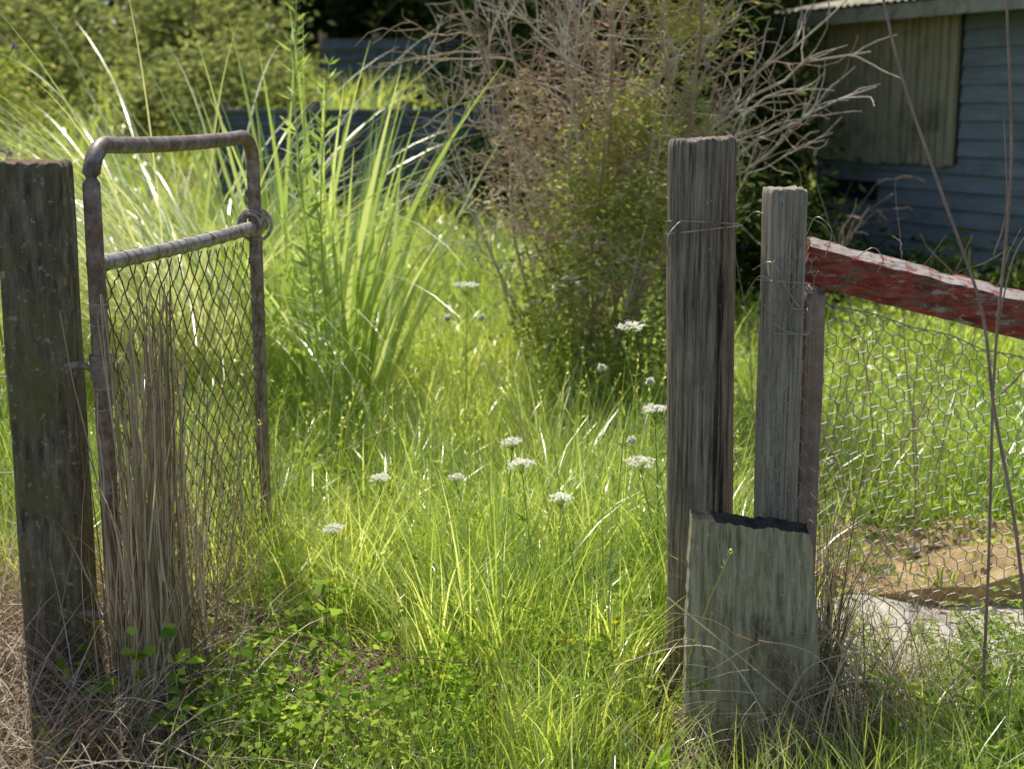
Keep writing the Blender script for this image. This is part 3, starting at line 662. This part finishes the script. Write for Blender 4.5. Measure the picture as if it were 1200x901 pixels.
for a_,b_ in (((2.94,-.055,.84),(3.0,-.0,1.86)),((4.0,-.055,.84),(4.06,0,1.86)),((3.0,-.055,1.8),(4.0,0,1.86)),((3.0,-.055,.84),(4.0,0,.9)),((3.47,-.053,.9),(3.53,0,1.8))): box(mb,a_,b_)
mb.build('window_frame',[M_roof],smooth=False,parent=hs)
mb=MB()
xs_=np.linspace(-.45,LW+.3,130)
ridge=Dp/2
for (ya,za,yb,zb_) in ((-.32,zt,ridge,RZ),(Dp+.32,zt,ridge,RZ)):
    top=np.stack([xs_,np.full_like(xs_,ya),za+.03+.012*np.sin(xs_*70)],1);bt=np.stack([xs_,np.full_like(xs_,yb),zb_+.03+.012*np.sin(xs_*70)],1)
    grid(mb,np.stack([top,bt],0))
mb.build('roof',[M_roof],parent=hs)
mb=MB();box(mb,(-.45,-.3,zt-.1),(LW+.3,-.27,zt+.01));box(mb,(-.45,-.269,zt-.05),(LW+.3,-.0,zt-.03));mb.build('fascia',[M_roof],smooth=False,parent=hs)
mb=MB();mb.add([(0,0,zt),(0,Dp,zt),(0,ridge,RZ),(0,ridge,RZ)],[(0,1,2,3)],.5);mb.add([(LW,0,zt),(LW,Dp,zt),(LW,ridge,RZ),(LW,ridge,RZ)],[(0,1,2,3)],.5);mb.build('gables',[M_boards],smooth=False,parent=hs)

def corr(name,xa,xb,y,z0,z1,pitch=.076,amp=.012):
    mb=MB();nz=int((z1-z0)/pitch*8);nx=6
    G=np.array([[(xa+(xb-xa)*j/nx,y+amp*math.sin(i*2*math.pi/8),z0+i*pitch/8) for j in range(nx+1)] for i in range(nz)])
    grid(mb,G)
    G2=G.copy();G2[...,1]+=.004;grid(mb,G2)
    for xx in np.linspace(xa,xb,4): box(mb,(xx-.05,y+.03,z0-.2),(xx+.05,y+.12,z1+.05),mat=1)
    mb.build(name,[M_corr,M_bark])
corr('corrugated_iron_fence',-2.3,-.1,11.4,.5,1.5,.1,.03)
corr('corrugated_iron_fence',-2.6,-.4,20,1.6,2.45,.15,.03)

mb=MB();nx,ny=40,30
def slab(x0,x1,y0,y1,z,mat,sk=.0,b=.012):
    G=np.zeros((ny,nx,3))
    for i in range(ny):
        for j in range(nx):
            u=j/(nx-1);v=i/(ny-1);x=x0+(x1-x0)*u+sk*v;y=y0+(y1-y0)*v
            if i in(0,ny-1): y+=.08*noise.noise(Vector((x*5,i,0)))
            if j in(0,nx-1): x+=.08*noise.noise(Vector((j,y*5,0)))
            G[i,j]=(x,y,z+b*noise.noise(Vector((x*4,y*4,z*7)))+float(H(x,y)))
    grid(mb,G,mat=mat)
    for L_ in (G[0],G[:,0][::-1]):
        q=L_.copy();q[:,2]-=.1;grid(mb,np.stack([q,L_],0),mat=mat)
slab(.82,2.3,3.25,4.2,.035,0)
mb.build('concrete_slab',[M_conc],smooth=True)
mb=MB();slab(.9,2.2,4.15,4.75,.09,0,.05,.14);mb.build('rusty_sheet',[M_rustsheet])
mb=MB()
def rock(c,s):
    nu,nv=14,9;G=np.zeros((nv,nu,3))
    for i in range(nv):
        for j in range(nu):
            a=j*2*math.pi/nu;b=-math.pi/2+math.pi*i/(nv-1);d=Vector((math.cos(a)*math.cos(b),math.sin(a)*math.cos(b),math.sin(b)))
            r=s*(1+.35*noise.noise(d*1.6+Vector(c)*9));G[i,j]=(c[0]+d.x*r*1.2,c[1]+d.y*r,c[2]+d.z*r*.7)
    grid(mb,G,wrap=True)
for i in range(14):
    x=U(.85,2.0);y=U(3.9,5.0);rock((x,y,float(H(x,y))+.04),U(.01,.03)*(1 if i>2 else 1.7))
mb.build('stones',[M_conc],smooth=False)
mb=MB();n=2600;x=U(.8,2.3,n);y=U(3.2,4.8,n);k=patch(x*3,y*3)>.8;x=x[k];y=y[k];n=len(x);blades(mb,P_of(x,y,.03),U(.05,.2,n),U(.003,.006,n),U(0,.7,n),U(.2,1.2,n),3)
n=4200;x=U(.8,2.3,n);y=U(3.2,4.8,n);k=(patch(x*2.5+1,y*3)>.85)|(x>1.35+.3*R(n));x=x[k];y=y[k];n=len(x);P=P_of(x,y,.05);P[:,2]+=U(0,.14,n);leaves(mb,P,U(.015,.035,n),.6)
mb.build('slab_weeds',[M_weed])
mb=MB();n=260;x=U(.85,2.2,n);y=U(3.3,4.9,n);P=P_of(x,y,.07);leaves(mb,P,U(.025,.055,n),.5,-.1,.2,flat=.8);mb.build('leaf_litter',[M_strawdk])

# ---------------------------------------------------------------- light
az=math.atan2(-.36,1.0)
el=math.radians(60)
sd=Vector((math.sin(az)*math.cos(el),math.cos(az)*math.cos(el),math.sin(el)))
w=bpy.data.worlds.new('World');scene.world=w;w.use_nodes=True;nt=w.node_tree;nt.nodes.clear()
o=nt.nodes.new('ShaderNodeOutputWorld');bg=nt.nodes.new('ShaderNodeBackground');sk=nt.nodes.new('ShaderNodeTexSky');sk.sky_type='NISHITA';sk.sun_disc=False
sk.sun_elevation=el;sk.sun_rotation=az
bg.inputs[1].default_value=.12;nt.links.new(sk.outputs[0],bg.inputs[0]);nt.links.new(bg.outputs[0],o.inputs[0])
sl=bpy.data.lights.new('sun','SUN');sl.energy=5;sl.angle=math.radians(.5);sl.color=(1,.96,.87)
so=bpy.data.objects.new('sun',sl);so.rotation_euler=(-sd).to_track_quat('-Z','Y').to_euler();scene.collection.objects.link(so)
# ---------------------------------------------------------------- camera
cd=bpy.data.cameras.new('camera');cd.lens=50;cd.sensor_width=36;cd.clip_end=1000
cd.dof.use_dof=True;cd.dof.focus_distance=3.45;cd.dof.aperture_fstop=3.8
co=bpy.data.objects.new('camera',cd);co.location=(0,0,1.5);co.rotation_euler=(math.radians(79),0,0);scene.collection.objects.link(co);scene.camera=co
scene.view_settings.view_transform='Standard';scene.view_settings.look='None';scene.view_settings.exposure=0
